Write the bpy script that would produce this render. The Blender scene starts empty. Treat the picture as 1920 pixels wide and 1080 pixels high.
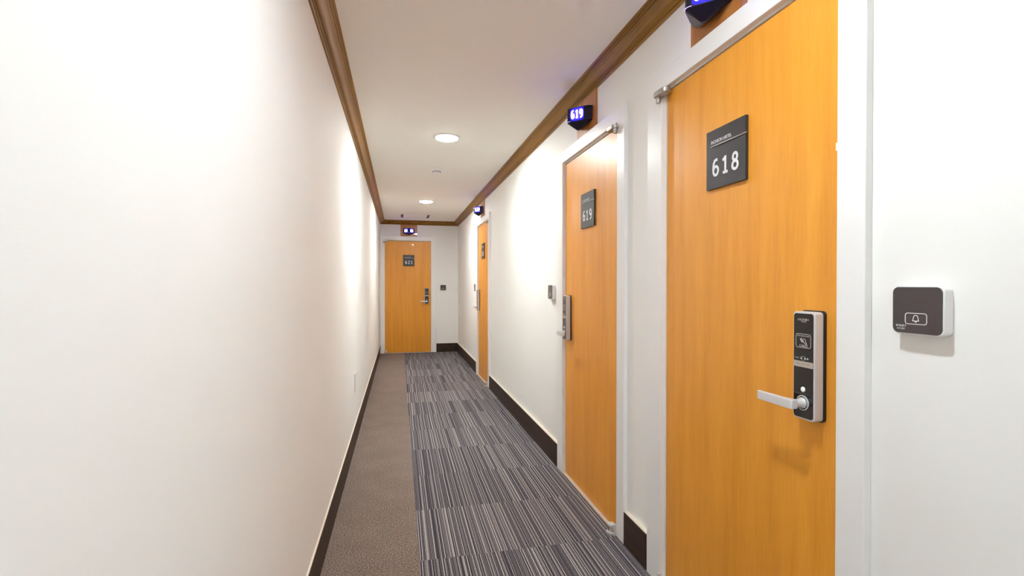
import bpy, bmesh, math, random
from mathutils import Vector, Matrix
PI = math.pi
SC = bpy.context.scene
COL = SC.collection

# ------------------------------------------------------------------ camera, world, exposure
F_PX, YAW, PITCH, ROLL, EYE = 928.2, 0.2239, -0.0072, -0.0008, 1.30
def _ray(x2, y2, z2):
    cp, sp = math.cos(PITCH), math.sin(PITCH)
    z = z2*cp - y2*sp; yy = z2*sp + y2*cp
    c, s = math.cos(YAW), math.sin(YAW)
    return Vector((x2*c + z*s, -x2*s + z*c, yy))
cr, sr = math.cos(ROLL), math.sin(ROLL)
cx, cy, cz = _ray(cr, -sr, 0), _ray(sr, cr, 0), -_ray(0, 0, 1)
cam = bpy.data.cameras.new('camera'); cam.sensor_width = 36; cam.lens = F_PX/1920*36; cam.clip_start = 0.02
camo = bpy.data.objects.new('camera', cam); COL.objects.link(camo)
camo.matrix_world = Matrix(((cx.x, cy.x, cz.x, 0), (cx.y, cy.y, cz.y, 0), (cx.z, cy.z, cz.z, EYE), (0, 0, 0, 1)))
SC.camera = camo
w = bpy.data.worlds.new('world'); SC.world = w; w.use_nodes = True
w.node_tree.nodes['Background'].inputs[0].default_value = (0.9, 0.92, 1, 1)
w.node_tree.nodes['Background'].inputs[1].default_value = 0.3
SC.view_settings.view_transform = 'Standard'; SC.view_settings.look = 'None'
SC.view_settings.gamma = 1; SC.view_settings.use_curve_mapping = False
SC.view_settings.exposure = 0.17
SC.cycles.diffuse_bounces = 8; SC.cycles.max_bounces = 12
LIGHT_COL = (0.96, 1.0, 0.99)
LIGHT_COL_NEAR = (0.90, 1.0, 1.07)
LIGHT_STRENGTH = 190.0
SIGN_BLUE = 5.0

# ------------------------------------------------------------------ dimensions (metres, x right, y down the corridor)
XR, XW, XL = 1.0915, 1.1141, -0.3528        # casing face, right wall, left wall
YE, Y0 = 9.613, -2.6                        # end wall, wall behind the camera
ZC, ZB = 2.5064, 2.4304                     # ceiling, underside of the crown moulding
HB, HO, ZT, ZO = 0.168, 0.436, 2.132, 2.2085

# ------------------------------------------------------------------ helpers
def mat(name, color=(.8,.8,.8), rough=.5, metal=0.0, emit=None, strength=0, spec=.5, coat=0):
    m = bpy.data.materials.new(name); m.use_nodes = True
    b = m.node_tree.nodes['Principled BSDF']
    b.inputs['Base Color'].default_value = (*color, 1); b.inputs['Roughness'].default_value = rough
    b.inputs['Metallic'].default_value = metal; b.inputs['Specular IOR Level'].default_value = spec
    b.inputs['Coat Weight'].default_value = coat
    if emit:
        b.inputs['Emission Color'].default_value = (*emit, 1); b.inputs['Emission Strength'].default_value = strength
    return m
def nt(m): return m.node_tree.nodes, m.node_tree.links, m.node_tree.nodes['Principled BSDF']
def node(N, t, **k):
    n = N.new(t)
    for a, v in k.items(): setattr(n, a, v)
    return n
def ramp(N, stops, interp='LINEAR'):
    r = N.new('ShaderNodeValToRGB'); r.color_ramp.interpolation = interp
    e = r.color_ramp.elements
    while len(e) < len(stops): e.new(.5)
    for q, (p, c) in zip(e, stops): q.position = p; q.color = (*c, 1)
    return r
def coords(N, L, scale, kind='Object'):
    tc = N.new('ShaderNodeTexCoord'); mp = N.new('ShaderNodeMapping'); mp.inputs['Scale'].default_value = scale
    L.new(tc.outputs[kind], mp.inputs['Vector']); return mp.outputs['Vector']
def noise(N, L, vec, scale, detail=4, rough=.55):
    n = N.new('ShaderNodeTexNoise'); n.inputs['Scale'].default_value = scale; n.inputs['Detail'].default_value = detail
    n.inputs['Roughness'].default_value = rough; L.new(vec, n.inputs['Vector']); return n
def bump(N, L, b, h, strength, dist=.001):
    n = N.new('ShaderNodeBump'); n.inputs['Strength'].default_value = strength; n.inputs['Distance'].default_value = dist
    L.new(h, n.inputs['Height']); L.new(n.outputs['Normal'], b.inputs['Normal'])

class MB:
    def __init__(s): s.v = []; s.f = []
    def add(s, vs, fs):
        o = len(s.v); s.v += [tuple(v) for v in vs]; s.f += [tuple(o+i for i in f) for f in fs]; return s
    def box(s, x0, x1, y0, y1, z0, z1):
        return s.add([(x0,y0,z0),(x1,y0,z0),(x1,y1,z0),(x0,y1,z0),(x0,y0,z1),(x1,y0,z1),(x1,y1,z1),(x0,y1,z1)],
                     [(0,3,2,1),(4,5,6,7),(0,1,5,4),(1,2,6,5),(2,3,7,6),(3,0,4,7)])
    def loft(s, rings, cap=True):
        n = len(rings[0]); vs = [p for r in rings for p in r]; fs = []
        for k in range(len(rings)-1):
            for i in range(n):
                j = (i+1) % n; fs.append((k*n+i, k*n+j, (k+1)*n+j, (k+1)*n+i))
        if cap: fs += [tuple(range(n))[::-1], tuple((len(rings)-1)*n+i for i in range(n))]
        return s.add(vs, fs)
    def plate(s, pts, y0, y1):                     # outline in x,z pushed from y0 to y1
        return s.loft([[(x, y0, z) for x, z in pts], [(x, y1, z) for x, z in pts]])
    def turn(s, prof, c, axis='z', n=32):          # profile of (radius, height) about an axis through c
        rings = []
        for r, h in prof:
            rg = []
            for i in range(n):
                a = 2*PI*i/n; p, q = r*math.cos(a), r*math.sin(a)
                rg.append({'z': (c[0]+p, c[1]+q, c[2]+h), 'y': (c[0]+p, c[1]+h, c[2]+q), 'x': (c[0]+h, c[1]+p, c[2]+q)}[axis])
            rings.append(rg)
        return s.loft(rings)
    def ribbon(s, pts, wd, y0, y1, closed=False):  # a stroke drawn in x,z
        P = [Vector(p) for p in pts]; n = len(P); Lf, Rt = [], []
        for i in range(n):
            a = P[i-1] if (i or closed) else P[i]; b = P[(i+1) % n] if (i < n-1 or closed) else P[i]
            d1 = (P[i]-a); d2 = (b-P[i])
            if d1.length < 1e-9: d1 = d2
            if d2.length < 1e-9: d2 = d1
            d1 = d1.normalized(); d2 = d2.normalized(); t = (d1+d2).normalized(); nn = Vector((-t.y, t.x))
            k = wd/2/max(.5, nn.dot(Vector((-d1.y, d1.x))))
            Lf.append(P[i]+nn*k); Rt.append(P[i]-nn*k)
        for i in range(n if closed else n-1):
            j = (i+1) % n
            q = [Lf[i], Rt[i], Rt[j], Lf[j]]
            s.plate([(p.x, p.y) for p in q], y0, y1)
        return s
    def build(s, name, m, parent=None, bevel=0, smooth=False, seg=2, loc=None, rot=None):
        me = bpy.data.meshes.new(name); me.from_pydata(s.v, [], s.f); me.validate()
        bm = bmesh.new(); bm.from_mesh(me); bmesh.ops.recalc_face_normals(bm, faces=bm.faces); bm.to_mesh(me); bm.free()
        me.materials.append(m); o = bpy.data.objects.new(name, me); COL.objects.link(o)
        if parent: o.parent = parent
        if loc: o.location = loc
        if rot is not None: o.rotation_euler = rot
        if bevel:
            b = o.modifiers.new('bevel', 'BEVEL'); b.width = bevel; b.segments = seg; b.limit_method = 'ANGLE'; b.angle_limit = math.radians(40)
        if smooth:
            for p in me.polygons: p.use_smooth = True
            me.set_sharp_from_angle(angle=math.radians(38))
        return o
def rrect(x0, x1, z0, z1, r, n=6):
    pts = []
    for cxx, czz, a0 in ((x1-r, z1-r, 0), (x0+r, z1-r, PI/2), (x0+r, z0+r, PI), (x1-r, z0+r, 1.5*PI)):
        for i in range(n+1): a = a0 + PI/2*i/n; pts.append((cxx+r*math.cos(a), czz+r*math.sin(a)))
    return pts
def bez(*P, n=12):
    out = []
    for i in range(n+1):
        t = i/n; Q = [Vector(p) for p in P]
        while len(Q) > 1: Q = [a.lerp(b, t) for a, b in zip(Q, Q[1:])]
        out.append(tuple(Q[0]))
    return out
def ell(cx_, cy_, rx, ry, n=28): return [(cx_+rx*math.cos(2*PI*i/n), cy_+ry*math.sin(2*PI*i/n)) for i in range(n)]
def digit_strokes(ch):
    six = [(ell(.5, .31, .34, .25), True), (bez((.16, .36), (.13, .62), (.22, .93), (.52, .93)) + [(.74, .93)], False)]
    return {'6': six, '9': [([(1-x, 1-z) for x, z in p], c) for p, c in six],
            '1': [([(.20, .07), (.84, .07)], False), ([(.53, .0), (.53, .98)], False), ([(.56, .95), (.40, .83), (.18, .77)], False)],
            '8': [(ell(.5, .73, .27, .20), True), (ell(.5, .28, .34, .22), True)],
            '2': [(bez((.17, .76), (.2, .99), (.80, 1.02), (.80, .68)) + [(.72, .52), (.18, .10)], False), ([(.14, .07), (.86, .07)], False)],
            '0': [(ell(.5, .5, .34, .43), True)]}[ch]
def digits(mb, text, cx_, cz_, h, wd, gap, y0, y1, sw=.15):
    tot = len(text)*wd + (len(text)-1)*gap; x = cx_-tot/2
    for ch in text:
        for q, (pts, closed) in enumerate(digit_strokes(ch)):
            mb.ribbon([(x+p[0]*wd, cz_-h/2+p[1]*h) for p in pts], sw*h, y0-.00015*q, y1, closed)
        x += wd+gap
    return mb
def text_mesh(mb, txt, cx_, cz_, size, y, xs=1.0, th=.0003, align='CENTER'):
    cu = bpy.data.curves.new('t', 'FONT'); cu.body = txt; cu.size = size; cu.align_x = align; cu.align_y = 'CENTER'; cu.resolution_u = 3
    cu.extrude = th/2
    o = bpy.data.objects.new('t', cu); COL.objects.link(o)
    bpy.context.view_layer.update()
    me = bpy.data.meshes.new_from_object(o.evaluated_get(bpy.context.evaluated_depsgraph_get()))
    mb.add([(cx_+v.co.x*xs, y-v.co.z, cz_+v.co.y) for v in me.vertices], [tuple(p.vertices) for p in me.polygons])
    bpy.data.objects.remove(o); bpy.data.curves.remove(cu); bpy.data.meshes.remove(me)
    return mb
def tag(o, label, cat, group=None, kind=None):
    o['label'] = label; o['category'] = cat
    if group: o['group'] = group
    if kind: o['kind'] = kind
    return o
def empty(name, loc, rz=0):
    o = bpy.data.objects.new(name, None); COL.objects.link(o); o.location = loc; o.rotation_euler = (0, 0, rz); o.empty_display_size = .05
    return o

# ------------------------------------------------------------------ materials
def wallpaper(name, col, sc=1.0):
    m = mat(name, col, .72, spec=.25); N, L, b = nt(m)
    v = coords(N, L, (60, 60, 420)); n = noise(N, L, v, 1, 3)
    v2 = coords(N, L, (1.2, 1.2, 1.2)); n2 = noise(N, L, v2, 1, 2)
    mx = node(N, 'ShaderNodeMix', data_type='RGBA'); mx.inputs[6].default_value = (*[c*.975 for c in col], 1); mx.inputs[7].default_value = (*[min(1, c*1.02) for c in col], 1)
    L.new(n2.outputs[0], mx.inputs[0]); L.new(mx.outputs[2], b.inputs['Base Color'])
    bump(N, L, b, n.outputs[0], .16*sc, .0006)
    return m
M_WALL = wallpaper('off_white_wallpaper', (.885, .873, .842))
M_CEIL = wallpaper('cream_ceiling_paper', (.945, .915, .86), .5)
M_TRIM = mat('white_gloss_paint', (.88, .865, .85), .32)
N, L, b = nt(M_TRIM); bump(N, L, b, noise(N, L, coords(N, L, (8, 8, 3)), 3, 3).outputs[0], .08, .001)
M_JAMB = mat('white_door_stop_paint', (.80, .78, .74), .4)
M_GAP = mat('black_gap_shade', (.02, .018, .016), .7)  # near-black colour standing for the shade in the door gaps
M_CAULK = mat('cream_sealant', (.80, .72, .60), .5)

def veneer(name, cols, rough, spec=.5, coat=0.0, grain_axis='z', seed=0.0):
    m = mat(name, cols[1], rough, spec=spec, coat=coat); N, L, b = nt(m)
    sc = (1, 1, 1)
    if grain_axis == 'z': s1, s2, s3 = (18, 18, 1.3), (190, 190, 8.0), (5.5, 5.5, .5)
    else: s1, s2, s3 = (16, .55, 16), (170, 3.0, 170), (9, .3, 9)
    tc = N.new('ShaderNodeTexCoord'); oi = N.new('ShaderNodeObjectInfo')
    ad = node(N, 'ShaderNodeVectorMath', operation='ADD')
    ml = node(N, 'ShaderNodeVectorMath', operation='SCALE'); ml.inputs['Scale'].default_value = 1.0
    cb = N.new('ShaderNodeCombineXYZ')
    for i in range(3):
        mm = node(N, 'ShaderNodeMath', operation='MULTIPLY'); mm.inputs[1].default_value = 7.3+i*3.1+seed
        L.new(oi.outputs['Random'], mm.inputs[0]); L.new(mm.outputs[0], cb.inputs[i])
    L.new(tc.outputs['Object'], ad.inputs[0]); L.new(cb.outputs[0], ad.inputs[1])
    def mp(s):
        q = N.new('ShaderNodeMapping'); q.inputs['Scale'].default_value = s; L.new(ad.outputs[0], q.inputs['Vector']); return q.outputs[0]
    a = noise(N, L, mp(s1), 1, 5, .6); f = noise(N, L, mp(s2), 1, 3, .6); w_ = noise(N, L, mp(s3), 1, 2)
    s_ = node(N, 'ShaderNodeMath', operation='MULTIPLY_ADD'); s_.inputs[1].default_value = .55; L.new(f.outputs[0], s_.inputs[0]); L.new(a.outputs[0], s_.inputs[2])
    t_ = node(N, 'ShaderNodeMath', operation='MULTIPLY_ADD'); t_.inputs[1].default_value = .22; L.new(w_.outputs[0], t_.inputs[0]); L.new(s_.outputs[0], t_.inputs[2])
    r = ramp(N, [(.62, cols[0]), (.92, cols[1]), (1.2, cols[2])]); 
    mr = N.new('ShaderNodeMapRange'); mr.inputs['From Min'].default_value = .55; mr.inputs['From Max'].default_value = 1.25
    L.new(t_.outputs[0], mr.inputs['Value'])
    r.color_ramp.elements[0].position = .12; r.color_ramp.elements[1].position = .5; r.color_ramp.elements[2].position = .9
    L.new(mr.outputs[0], r.inputs[0]); L.new(r.outputs[0], b.inputs['Base Color'])
    bump(N, L, b, f.outputs[0], .05, .0004)
    return m
M_DOOR = veneer('cherry_door_veneer', [(.67, .26, .021), (.75, .308, .028), (.81, .35, .037)], .37, .45, .05)
M_CROWN = veneer('stained_crown_wood', [(.15, .060, .005), (.25, .112, .011), (.36, .17, .025)], .38, .35, .0, 'y')
M_CROWNX = veneer('stained_crown_wood_across', [(.15, .060, .005), (.25, .112, .011), (.36, .17, .025)], .38, .35, .0, 'y')
M_BASE = veneer('dark_walnut_skirting', [(.022, .012, .007), (.040, .021, .013), (.062, .034, .022)], .5, .25, .0, 'y')
M_BOARD = veneer('sign_backing_veneer', [(.34, .115, .026), (.44, .165, .042), (.55, .23, .07)], .3, .45, .2)

# striped carpet tiles
M_STRIPE = mat('striped_carpet_tile', (.2, .18, .18), .95, spec=.1); N, L, b = nt(M_STRIPE)
tc = N.new('ShaderNodeTexCoord'); sp = N.new('ShaderNodeSeparateXYZ'); L.new(tc.outputs['Object'], sp.inputs[0])
def mth(op, a, bb=None, c=None):
    n = node(N, 'ShaderNodeMath', operation=op)
    for i, v in enumerate((a, bb, c)):
        if v is None: continue
        if isinstance(v, (int, float)): n.inputs[i].default_value = v
        else: L.new(v, n.inputs[i])
    return n.outputs[0]
TILE = .53
tx = mth('FLOOR', mth('DIVIDE', mth('SUBTRACT', sp.outputs[0], .092), TILE)); ty = mth('FLOOR', mth('DIVIDE', mth('SUBTRACT', sp.outputs[1], .235), TILE))
tid = N.new('ShaderNodeCombineXYZ'); L.new(tx, tid.inputs[0]); L.new(ty, tid.inputs[1])
wt = node(N, 'ShaderNodeTexWhiteNoise', noise_dimensions='2D'); L.new(tid.outputs[0], wt.inputs['Vector'])
off = mth('MULTIPLY', wt.outputs['Value'], 37.0)
def stripes(pitch, seed):
    xx = mth('ADD', mth('DIVIDE', sp.outputs[0], pitch), mth('MULTIPLY', off, seed))
    wn = node(N, 'ShaderNodeTexNoise', noise_dimensions='1D'); wn.inputs['Scale'].default_value = 1; wn.inputs['Detail'].default_value = 0
    L.new(xx, wn.inputs['W']); return wn.outputs[0]
s1, s2, s3 = stripes(.0055, 1.0), stripes(.011, 1.7), stripes(.06, .9)
hh = mth('ADD', mth('MULTIPLY', s1, .74), mth('ADD', mth('MULTIPLY', s2, .26), mth('MULTIPLY', mth('SUBTRACT', s3, .5), .14)))
tw = mth('MULTIPLY', mth('SUBTRACT', wt.outputs['Value'], .5), .05)
vv = coords(N, L, (260, 90, 1)); yarn = noise(N, L, vv, 1, 2)
hh2 = mth('ADD', mth('ADD', hh, tw), mth('MULTIPLY', mth('SUBTRACT', yarn.outputs[0], .5), .22))
rp = ramp(N, [(.34, (.032, .031, .042)), (.44, (.075, .069, .084)), (.52, (.145, .130, .140)), (.60, (.22, .195, .195)), (.68, (.52, .475, .46))])
L.new(hh2, rp.inputs[0]); L.new(rp.outputs[0], b.inputs['Base Color'])
# thin joint between the tiles
bump(N, L, b, yarn.outputs[0], .6, .003)
# brown carpet
M_BROWN = mat('brown_flecked_carpet', (.2, .15, .12), .97, spec=.08); N, L, b = nt(M_BROWN)
va = noise(N, L, coords(N, L, (1, 1, 1)), 170, 2, .75); vb_ = noise(N, L, coords(N, L, (1, 1, 1)), 5, 2)
sm = node(N, 'ShaderNodeMath', operation='MULTIPLY_ADD'); sm.inputs[1].default_value = .06; L.new(vb_.outputs[0], sm.inputs[0]); L.new(va.outputs[0], sm.inputs[2])
rp = ramp(N, [(.38, (.060, .040, .032)), (.49, (.175, .130, .106)), (.58, (.26, .20, .165)), (.70, (.50, .41, .36))])
L.new(sm.outputs[0], rp.inputs[0]); L.new(rp.outputs[0], b.inputs['Base Color']); bump(N, L, b, va.outputs[0], .8, .004)

M_STEEL = mat('satin_steel', (.50, .48, .45), .42, .9)
M_SILVER = mat('satin_silver_paint', (.66, .64, .64), .34, .12)
M_GLOSSBLACK = mat('gloss_black_panel', (.012, .010, .010), .09)
M_BLACK = mat('matt_black_plastic', (.012, .012, .013), .5)
M_PLATE = mat('charcoal_number_plate', (.034, .030, .033), .38, spec=.35)
M_WHITE = mat('white_lettering', (.84, .83, .84), .5)
M_GREYLET = mat('pale_grey_lettering', (.55, .52, .52), .5)
M_BELLFACE = mat('dark_brown_bell_face', (.060, .046, .048), .22)
M_BELLBODY = mat('white_plastic', (.84, .82, .82), .35)
M_BAND = mat('brushed_nickel_band', (.60, .56, .52), .35, .8)
M_PIVOTW = mat('pale_cast_bracket', (.66, .63, .60), .4, .3)
M_THRESH = mat('pale_threshold', (.60, .50, .40), .4)
M_GRILLE = mat('grey_vent_slot', (.06, .045, .045), .6)
M_LAMP = mat('lamp_diffuser', (1, 1, 1), .5, emit=LIGHT_COL, strength=LIGHT_STRENGTH)
M_LAMP2 = mat('cooler_lamp_diffuser', (1, 1, 1), .5, emit=LIGHT_COL_NEAR, strength=LIGHT_STRENGTH*.63)
for _m in (M_LAMP, M_LAMP2):
    N, L, b = nt(_m); k0 = b.inputs['Emission Strength'].default_value
    g = node(N, 'ShaderNodeTexGradient', gradient_type='SPHERICAL'); L.new(coords(N, L, (9, 9, 0)), g.inputs[0])
    mr = N.new('ShaderNodeMapRange'); mr.inputs['From Min'].default_value = .60; mr.inputs['From Max'].default_value = .70
    mr.inputs['To Min'].default_value = k0*.26; mr.inputs['To Max'].default_value = k0*8.8
    L.new(g.outputs[1], mr.inputs['Value']); L.new(mr.outputs[0], b.inputs['Emission Strength'])
M_LAMPRING = mat('white_lamp_ring', (.9, .89, .87), .4)
M_NUM = mat('blue_white_lit_digits', (.8, .8, 1), .4, emit=(.52, .50, 1.0), strength=SIGN_BLUE)
M_SIGNBODY = mat('glossy_black_sign_shell', (.010, .007, .020), .3, spec=.3)
M_SEAM = mat('violet_lit_seam', (.5, .4, 1), .4, emit=(.50, .38, 1.0), strength=1.6)
M_PANEL = mat('blue_backlit_panel', (.01, .008, .05), .12); N, L, b = nt(M_PANEL)
v = coords(N, L, (15, 1, 21)); g = node(N, 'ShaderNodeTexGradient', gradient_type='SPHERICAL'); L.new(v, g.inputs[0])
rp = ramp(N, [(0, (.0006, .0004, .006)), (.25, (.001, .0008, .05)), (.75, (.008, .004, 1.0))]); L.new(g.outputs[1], rp.inputs[0])
L.new(rp.outputs[0], b.inputs['Emission Color']); b.inputs['Emission Strength'].default_value = 24.0

# ------------------------------------------------------------------ setting
def struct(mb, name, m, label, cat, parent=None, **k):
    o = mb.build(name, m, parent, **k); return tag(o, label, cat, kind='structure')
fl = struct(MB().box(XL-.1, XW+.15, Y0-.1, YE+.15, -.12, -.006), 'floor', mat('screed', (.3, .28, .26), .9), 'corridor floor laid with a plain brown carpet strip and striped carpet tiles', 'floor')
MB().box(XL, .0915, Y0, YE, -.006, 0).build('brown_carpet', M_BROWN, fl)['label'] = 'plain brown flecked carpet strip along the left wall'
MB().box(.0915, XW+.02, Y0, YE, -.006, 0).build('striped_carpet', M_STRIPE, fl)['label'] = 'blue grey carpet tiles with fine lengthwise stripes'
struct(MB().box(XL-.1, XW+.15, Y0-.1, YE+.15, ZC, ZC+.1), 'ceiling', M_CEIL, 'plain cream ceiling of the corridor', 'ceiling')
struct(MB().box(XL-.1, XL, Y0-.1, YE+.15, 0, ZC), 'wall_left', M_WALL, 'long bare off-white wall on the left', 'wall')
struct(MB().box(XL, XW, Y0-.1, Y0, 0, ZC), 'wall_back', M_WALL, 'off-white wall behind the viewer', 'wall')
DOORS = [(1.4885, .12, .080, '618'), (2.803, .109, .083, '619'), (6.614, .120, .090, '620')]
wr = MB(); y = Y0-.1
for yc, lf, nr, _ in DOORS:
    wr.box(XW, XW+.12, y, yc-HO-.02, 0, ZC); wr.box(XW, XW+.12, yc-HO-.02, yc+HO+.02, ZT+.02, ZC); y = yc+HO+.02
wr.box(XW, XW+.12, y, YE+.15, 0, ZC)
struct(wr, 'wall_right', M_WALL, 'off-white right wall with three wooden room doors', 'wall')
XE = .165
we = MB().box(XL, XE-HO-.02, YE, YE+.12, 0, ZC).box(XE+HO+.02, XW, YE, YE+.12, 0, ZC).box(XE-HO-.02, XE+HO+.02, YE, YE+.12, ZT+.02, ZC)
struct(we, 'wall_end', M_WALL, 'off-white end wall with one door', 'wall')

# crown moulding: (distance from wall, height over ZB)
CP = [(0, 0), (.008, 0), (.0115, .003), (.0115, .009), (.008, .011), (.008, .0125), (.0145, .0135), (.0175, .0165), (.0165, .0195), (.014, .0205)]
CP += [(x, z) for x, z in bez((.020, .0225), (.033, .0225), (.040, .037), (.052, .0455), n=10)]
CP += [(x, z) for x, z in bez((.052, .0455), (.058, .050), (.063, .0520), (.065, .0550), n=5)][1:]
CP += [(.061, .0575), (.061, .059), (.070, .060), (.0735, .063), (.0725, .0665), (.069, .068), (.079, .069), (.083, .072), (.086, .0725), (.086, ZC-ZB)]
def crown(side, name, m, label):
    closed = CP + [(0, ZC-ZB)]
    if side == 'left': r = [[(XL+d, Y0, ZB+z) for d, z in closed], [(XL+d, YE-d, ZB+z) for d, z in closed]]
    if side == 'right': r = [[(XW-d, Y0, ZB+z) for d, z in closed], [(XW-d, YE-d, ZB+z) for d, z in closed]]
    if side == 'end': r = [[(XL+d, YE-d, ZB+z) for d, z in closed], [(XW-d, YE-d, ZB+z) for d, z in closed]]
    struct(MB().loft(r), name, m, label, 'crown moulding', smooth=True)
crown('left', 'trim_1', M_CROWN, 'brown wooden crown moulding above the left wall')
crown('right', 'trim_2', M_CROWN, 'brown wooden crown moulding above the right wall')
M_CE = veneer('stained_crown_wood_end', [(.15, .060, .005), (.25, .112, .011), (.36, .17, .025)], .38, .35, .0, 'z')
crown('end', 'trim_3', M_CROWNX, 'short brown crown moulding above the end wall')

# skirting
def skirt(name, x0, x1, y0, y1, top, label):
    o = struct(MB().box(x0, x1, y0, y1, 0, HB-.004), name, M_BASE, label, 'baseboard', bevel=.0015)
    MB().box(*top, HB-.004, HB+.001).build('sealant_line', M_CAULK, o)['label'] = 'cream sealant line along the top'
SK = [(Y0, .973, 'dark brown baseboard nearest the camera, under the big doorbell wall'), (2.052, 2.279, 'short dark brown baseboard between doors 618 and 619'),
      (3.353, 6.086, 'long dark brown baseboard between doors 619 and 620'), (7.171, YE-.002, 'dark brown baseboard beyond door 620')]
for a, c, l in SK: skirt('baseboard_right', XR, XW, a, c, (XR+.002, XW, a, c), l)
skirt('baseboard_end', .695, XR, YE-.022, YE, (.695, XW, YE-.020, YE), 'dark brown baseboard on the end wall beside door 621')
skirt('baseboard_left', XL, XL+.008, Y0, YE-.024, (XL, XL+.007, Y0, YE-.024), 'long dark brown baseboard along the left wall')

# ------------------------------------------------------------------ doors. Local frame: x to the viewer's right, y into the wall, z up; y=0 is the casing face
LABELS = {'618': 'orange veneered door numbered 618, nearest the camera', '619': 'orange veneered door numbered 619, second from the camera',
          '620': 'narrow-looking veneered door numbered 620 near the corridor end', '621': 'brown veneered door numbered 621 in the end wall'}
def pivot(parent, s):
    """steel pivots at the hinge corners; s=-1 when they stand at the viewer's left"""
    cx_ = s*(HO-.006)
    o = MB().loft([[(x, y_, z) for x, y_ in [(p[0], -p[1]) for p in rrect(s*.412-.047, s*.412+.047, -.010, .032, .018)]] for z in (2.098, 2.118)]).build('top_pivot', M_STEEL, parent, bevel=.003)
    MB().turn([(.009, 0), (.010, .002), (.010, .026)], (s*.441, -.012, 2.074)).build('pivot_pin', M_STEEL, o, smooth=True)
    q = MB()
    q.loft([[(cx_-s*t+s*.004, y_, z) for t, y_ in ((-.004, .0), (-.004, -.008), (.010, -.030), (.030, -.040), (.044, -.034), (.046, -.026), (.030, -.028), (.016, -.018), (.008, .0))] for z in (.002, .014)])
    q.box(min(cx_-s*.0, cx_+s*.01), max(cx_-s*.0, cx_+s*.01), -.012, .0, .002, .062)
    q.turn([(.016, 0), (.019, .002), (.019, .012), (.013, .018)], (cx_-s*.022, -.014, .040), n=24)
    q.turn([(.009, 0), (.009, .030)], (cx_-s*.022, -.014, .012), n=16)
    q.build('bottom_pivot', M_PIVOTW, parent, bevel=.0015, smooth=True)

def lock(parent, cx_, d):
    """card lock; the lever points to side d"""
    z0, z1, hw = .931, 1.226, .0365
    yb = .022
    o = MB().plate(rrect(cx_-hw, cx_+hw, z0, z1, .010), yb-.036, yb-.007).build('card_lock', M_SILVER, parent, bevel=.002, smooth=True)
    o['label'] = 'silver and black electronic card lock with lever'
    MB().plate(rrect(cx_-hw-.0025, cx_+hw+.0025, z0-.003, z1+.003, .012), yb-.007, yb).build('gasket', M_BLACK, o)
    fw, yf = hw-.0035, yb-.036
    MB().plate(rrect(cx_-fw, cx_+fw, z0+.005, z1-.005, .008), yf-.0012, yf+.001).build('glass_face', M_GLOSSBLACK, o, smooth=True)
    MB().plate([(cx_-fw, 1.0745), (cx_+fw, 1.0745), (cx_+fw, 1.0905), (cx_-fw, 1.0905)], yf-.0028, yf+.001).build('nickel_band', M_BAND, o)
    g = MB(); yt = yf-.0013
    text_mesh(g, 'HIONE+', cx_, 1.204, .0085, yt, 1.25); text_mesh(g, 'HOTEL', cx_+.001, 1.1985, .0040, yt, 1.3)
    g.ribbon(rrect(cx_-.0255, cx_+.0255, 1.128, 1.165, .006, 4), .0013, yt-.0003, yt, True)
    text_mesh(g, 'FOR CHECK YOUR', cx_, 1.1595, .0050, yt); text_mesh(g, 'CARD', cx_, 1.1325, .0085, yt, 1.25)
    g.ribbon([(cx_-.011, 1.152), (cx_-.003, 1.142)], .003, yt-.0003, yt); g.ribbon([(cx_-.007, 1.154), (cx_+.001, 1.145)], .0018, yt-.0003, yt)
    g.ribbon([(cx_+.000, 1.153), (cx_+.007, 1.150), (cx_+.010, 1.141), (cx_+.012, 1.136), (cx_+.004, 1.141), (cx_-.003, 1.147)], .0013, yt-.0003, yt)
    text_mesh(g, 'CHECK', cx_-.022, 1.0985, .0045, yt)
    for dx in (-.006, .006, .015): g.plate(ell(cx_+dx, 1.0985, .0026, .0026, 16), yt-.0003, yt)
    g.ribbon(ell(cx_, 1.0985, .009, .0055, 24), .0006, yt-.0003, yt, True)
    g.build('markings', M_GREYLET, o)
    text_mesh(MB(), 'MAKE UP ROOM', cx_, 1.0825, .0072, yf-.0029, .85).build('band_lettering', mat('band_ink', (.30, .27, .24), .5), o)
    MB().turn([(.0075, 0), (.0075, -.001), (.0058, -.0025)], (cx_, yf-.001, 1.0135), 'y', 24).build('key_cap', M_WHITE, o, smooth=True)
    zc_ = .977
    MB().turn([(.0205, .001), (.0205, -.0035), (.0182, -.0035), (.0182, .0008)], (cx_, yf-.001, zc_), 'y', 36).build('rose', M_SILVER, o, smooth=True)
    lv = MB()
    lv.turn([(.0150, 0), (.0150, -.004), (.0125, -.007), (.0112, -.010), (.0108, -.034), (.0108, -.040)], (cx_, yf-.001, zc_), 'y', 28)
    ya, yo = yf-.052, yf-.034
    x_in, x_out = cx_-d*.013, cx_+d*.118
    pr = [(x_in, yo+.004), (x_in, ya+.004), (x_in+d*.004, ya), (x_out, ya+.002), (x_out+d*.002, ya+.005), (x_out+d*.001, ya+.013), (x_in+d*.03, yo-.002), (x_in+d*.02, yo+.004)]
    lv.loft([[(x, y_, z) for x, y_ in pr] for z in (zc_-.0125, zc_+.0125)])
    lv.build('lever', M_SILVER, o, bevel=.0022, smooth=True)
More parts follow.
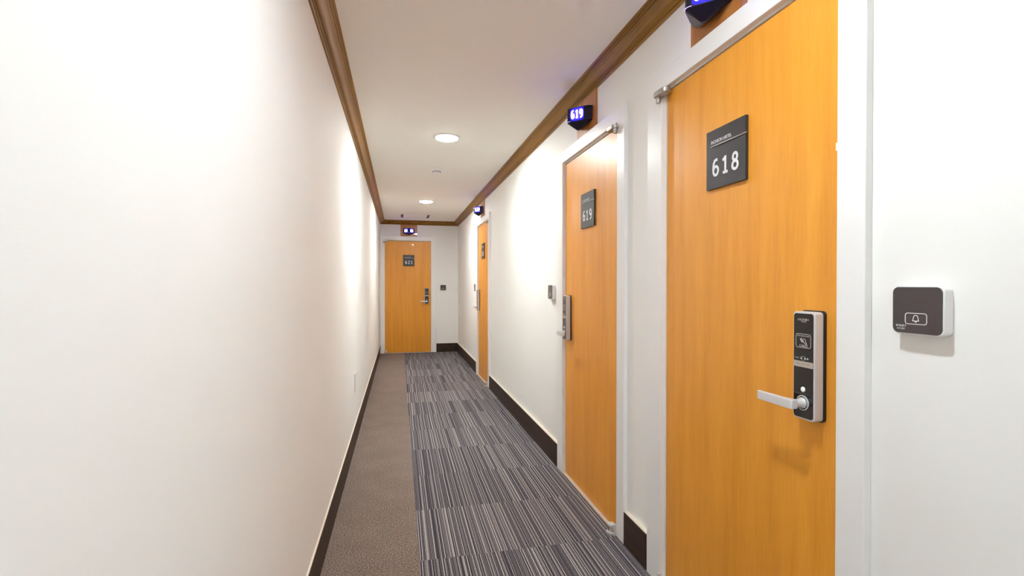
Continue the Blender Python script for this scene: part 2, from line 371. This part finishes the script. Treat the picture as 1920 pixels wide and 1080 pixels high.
def number_plate(parent, cx_, num, zc_=1.750):
    h = .1055; yb = .022
    o = MB().box(cx_-h, cx_+h, yb-.011, yb, zc_-h, zc_+h).build('number_plate', M_PLATE, parent, bevel=.0006)
    o['label'] = 'charcoal plate with white number ' + num
    n = digits(MB(), num, cx_+.002, zc_-.032, .062, .040, .012, yb-.0118, yb-.0109, .155)
    n.build('number', M_WHITE, o)
    t = text_mesh(MB(), 'INCHEON AIRTEL', cx_-.078, zc_+.061, .0165, yb-.0112, .86, .0004, 'LEFT'); t.build('hotel_name', M_WHITE, o)
    MB().box(cx_-.078, cx_+.112, yb-.0145, yb-.0108, zc_+.0445, zc_+.0475).build('metal_strip', M_STEEL, o)
def door(n, loc, rz, num, lw, rw, hinge, pcx):
    root = empty('door_%d' % n, loc, rz); tag(root, LABELS[num], 'door', 'wooden room doors', 'structure')
    a, t = HO-.010, ZT-.014
    MB().box(-a, a, .022, .062, .010, t).build('leaf', M_DOOR, root, bevel=.001)
    MB().box(-HO-.001, -a-.002, .0215, .07, 0, ZT+.001).box(a+.002, HO+.001, .0215, .07, 0, ZT+.001).box(-a-.002, a+.002, .0215, .07, t+.006, ZT+.001).build('door_stop', M_JAMB, root)
    MB().box(-a-.003, a+.003, .034, .075, .0, t+.0065).build('gap_shade', M_GAP, root)  # black sheet behind the leaf, paints the shade of the gap round it
    MB().box(-HO, HO, .004, .033, 0, .0075).build('threshold', M_THRESH, root)
    pivot(root, hinge); number_plate(root, pcx, num)
    lock(root, -hinge*.3475, hinge)
    MB().box(-hinge*(a-.013), -hinge*(a-.001), .0205, .0222, 1.650, 1.670).build('bumper_pad', M_BELLBODY, root) if hinge < 0 else MB().box(-(a-.001), -(a-.013), .0205, .0222, 1.650, 1.670).build('bumper_pad', M_BELLBODY, root)
    # casing round the opening
    c = MB(); b0 = .0228
    c.plate([(-HO-lw, 0), (-HO, 0), (-HO, ZT), (HO, ZT), (HO, 0), (HO+rw, 0), (HO+rw, ZO), (-HO-lw, ZO)], 0, b0)
    c.box(-HO-.02, -HO, b0-.003, .10, 0, ZT+.02).box(HO, HO+.02, b0-.003, .10, 0, ZT+.02).box(-HO, HO, b0-.003, .10, ZT, ZT+.02)
    o = c.build('trim_%d' % (n+3), M_TRIM, None, bevel=.0025); o.location = loc; o.rotation_euler = (0, 0, rz)
    tag(o, 'white painted casing around door ' + num, 'door casing', 'white door casings', 'structure')
    return root
R90 = -PI/2
door(1, (XR, 1.4885, 0), R90, '618', .120, .080, -1, -.0265)
door(2, (XR, 2.803, 0), R90, '619', .109, .083, 1, -.004)
door(3, (XR, 6.614, 0), R90, '620', .120, .090, 1, -.010)
door(4, (XE, YE-.0226, 0), 0, '621', .080, .092, -1, .012)

# ------------------------------------------------------------------ doorbells. Local y=0 is the wall
def bell(loc, rz, label):
    o = empty('doorbell', loc, rz); tag(o, label, 'doorbell', 'doorbells beside the room doors')
    h = .0555
    MB().plate(rrect(-h, h, -h+.002, h-.002, .014, 8), -.024, 0).build('housing', M_BELLBODY, o, bevel=.0015, smooth=True)
    f = h-.0032
    MB().plate(rrect(-f, f, -f+.002, f-.002, .0125, 8), -.0252, -.0235).build('face', M_BELLFACE, o, smooth=True)
    g = MB(); y0, y1 = -.0256, -.0251
    g.ribbon(rrect(-.0240, .0215, -.0300, -.0065, .005, 4), .0013, y0, y1, True)
    bl = bez((-.0062, -.0225), (-.0048, -.0185), (-.0056, -.0110), (0, -.0104), n=8); bl2 = [(-x, z) for x, z in bl][::-1]
    g.ribbon([(x-.0015, z) for x, z in bl+bl2[1:]], .0012, y0, y1)
    g.ribbon([(-.0088, -.0228), (.0058, -.0228)], .0013, y0, y1); g.ribbon(bez((-.0042, -.0230), (-.0015, -.0285), (.0012, -.0230), n=6), .0012, y0, y1)
    text_mesh(g, 'SMART', -.0335, -.0350, .0066, y1, 1.15); text_mesh(g, 'ACCESS', -.0340, -.0412, .0048, y1, 1.05)
    g.build('bell_symbol', M_WHITE, o)['label'] = 'white bell in a rounded outline with small lettering'
    return o
bell((XW, .848, 1.2445), R90, 'large dark square doorbell on the wall right of door 618')
bell((XW, 3.512, 1.2445), R90, 'doorbell on the wall just left of door 619')
bell((XW, 7.290, 1.255), R90, 'thin-looking doorbell left of door 620')
bell((.824, YE, 1.238), 0, 'tiny dark doorbell on the end wall right of door 621')

# ------------------------------------------------------------------ lit number signs over the doors
def lit_sign(loc, rz, num, label):
    root = empty('room_number_sign', loc, rz); tag(root, label, 'lit sign', 'blue lit room number signs')
    MB().box(-.155, .155, -.010, 0, ZO+.0005, ZB).build('backing_board', M_BOARD, root, bevel=.001)
    half = [(-.106, -.010), (-.100, -.040), (-.084, -.056)] + bez((-.020, -.118), (-.010, -.128), (0, -.128), n=5)
    out = half + [(-x, y) for x, y in half[::-1][1:]]
    zt, zm, zb = 2.352, 2.268, 2.232
    tip = [(x*.10, -.060+(y+.064)*.16) for x, y in out]
    mid = [(x*.97, -.010+(y+.010)*.97) for x, y in out]
    s = MB().loft([[(x, y, zb) for x, y in tip], [(x, y, zm-.001) for x, y in mid], [(x, y, zm+.002) for x, y in out], [(x, y, zt-.003) for x, y in out], [(x*.96, -.010+(y+.010)*.96, zt) for x, y in out]])
    s.build('housing', M_SIGNBODY, root, bevel=.001)
    a, c = Vector((.084, -.056)), Vector((.020, -.118)); mid_ = (a+c)/2; ln = (a-c).length
    for sg in (1, -1):
        ang = math.atan2(a.y-c.y, a.x-c.x)*sg
        ctr = (mid_.x*sg, mid_.y, (zt+zm)/2)
        p = MB().plate(rrect(-ln/2-.0, ln/2-.001, -.0385, .0385, .006), -.0012, .001).build('lit_panel', M_PANEL, root, loc=ctr, rot=(0, 0, ang))
        digits(MB(), num, 0, 0, .050, .0215, .0055, -.0022, -.0010, .17).build('number', M_NUM, p)
    # seam of light round the nose
    sm = [(x*1.012, y*1.008, z) for x, y in half[3:]+[(-q[0], q[1]) for q in half[3:][::-1][1:]] for z in (0,)]
    r = MB().loft([[(x*1.0, y-.0012, zm+.004) for x, y, _ in sm]+[(x*.93, y+.002, zm+.004) for x, y, _ in sm[::-1]], [(x*1.0, y-.0012, zm+.0052) for x, y, _ in sm]+[(x*.93, y+.002, zm+.0052) for x, y, _ in sm[::-1]]])
    r.build('light_seam', M_SEAM, root)
lit_sign((XW, 1.572, 0), R90, '618', 'blue lit number sign cut off at the top edge, above door 618')
lit_sign((XW, 2.833, 0), R90, '619', 'blue lit sign glowing 619 above the second door')
lit_sign((XW, 6.672, 0), R90, '620', 'small blue lit sign above door 620')
lit_sign((.178, YE, 0), 0, '621', 'two-faced blue lit sign above the end door 621')

# ------------------------------------------------------------------ ceiling fittings
for y_, lb in ((4.08, 'round glowing ceiling downlight nearer the camera'), (7.276, 'round glowing ceiling downlight farther down, near the end wall'),
               (.88, 'round ceiling downlight overhead, out of the frame'), (-1.6, 'unseen round downlight added for light behind the viewer')):  # rearmost lamp is unseen, added for the light it gives
    o = empty('ceiling_light', (.380, y_, ZC)); tag(o, lb, 'ceiling light', 'round ceiling downlights')
    MB().turn([(.108, 0), (.107, -.006), (.100, -.010), (.092, -.010), (.090, -.004)], (0, 0, 0), 'z', 48).build('trim_ring', M_LAMPRING, o, smooth=True)
    MB().turn([(.0905, -.006), (.089, -.013), (.080, -.017), (.03, -.019)], (0, 0, 0), 'z', 48).build('diffuser', M_LAMP if y_ > 2 else M_LAMP2, o, smooth=True)
o = empty('smoke_detector', (.385, 5.257, ZC)); tag(o, 'white round smoke detector on the ceiling between the two lights', 'smoke detector')
MB().turn([(.062, 0), (.062, -.008), (.052, -.014)], (0, 0, 0), 'z', 40).build('base', M_LAMPRING, o, smooth=True)
MB().turn([(.044, -.012), (.042, -.024), (.036, -.036), (.020, -.042)], (0, 0, 0), 'z', 40).build('sensor_head', M_BELLBODY, o, smooth=True)
vents = MB()
for k in range(12):
    a = 2*PI*k/12; vents.box(-.0045, .0045, -.0045, .0045, -.031, -.020)
    for i in range(len(vents.v)-8, len(vents.v)):
        x, y_, z = vents.v[i]; vents.v[i] = (math.cos(a)*(.0385+x)-math.sin(a)*y_, math.sin(a)*(.0385+x)+math.cos(a)*y_, z)
vents.build('inlet_slots', M_GRILLE, o)
o = empty('ceiling_vent', (.274, 8.90, ZC)); tag(o, 'flat rectangular ceiling vent near the end wall', 'vent')
MB().box(-.262, .262, -.235, .235, -.006, 0).build('frame', M_LAMPRING, o, bevel=.002)
MB().box(-.195, .195, -.205, .205, -.010, -.005).build('panel', M_CEIL, o, bevel=.002)
for s in (-1, 1): MB().box(s*.224-.020, s*.224+.020, -.205, .205, -.0075, -.0055).build('air_slot', M_GRILLE, o)

# small wall fittings
o = empty('wall_socket', (XL, 4.20, .507), PI/2); tag(o, 'white wall socket low on the left wall', 'wall socket')
MB().plate(rrect(-.06, .06, -.077, .077, .006), -.007, 0).build('cover_plate', M_BELLBODY, o, bevel=.001)
MB().turn([(.020, -.0065), (.020, -.0085), (.017, -.0085)], (0, 0, .03), 'y', 20).build('outlet', M_WHITE, o)
MB().turn([(.020, -.0065), (.020, -.0085), (.017, -.0085)], (0, 0, -.03), 'y', 20).build('outlet', M_WHITE, o)
o = MB().turn([(.013, 0), (.013, -.004), (.009, -.009), (.004, -.011)], (0, 0, 0), 'y', 20).build('wall_hook', M_BELLBODY, None, smooth=True)
o.location = (XW, 5.46, .966); o.rotation_euler = (0, 0, R90); tag(o, 'tiny white peg on the right wall between doors 619 and 620', 'wall peg')
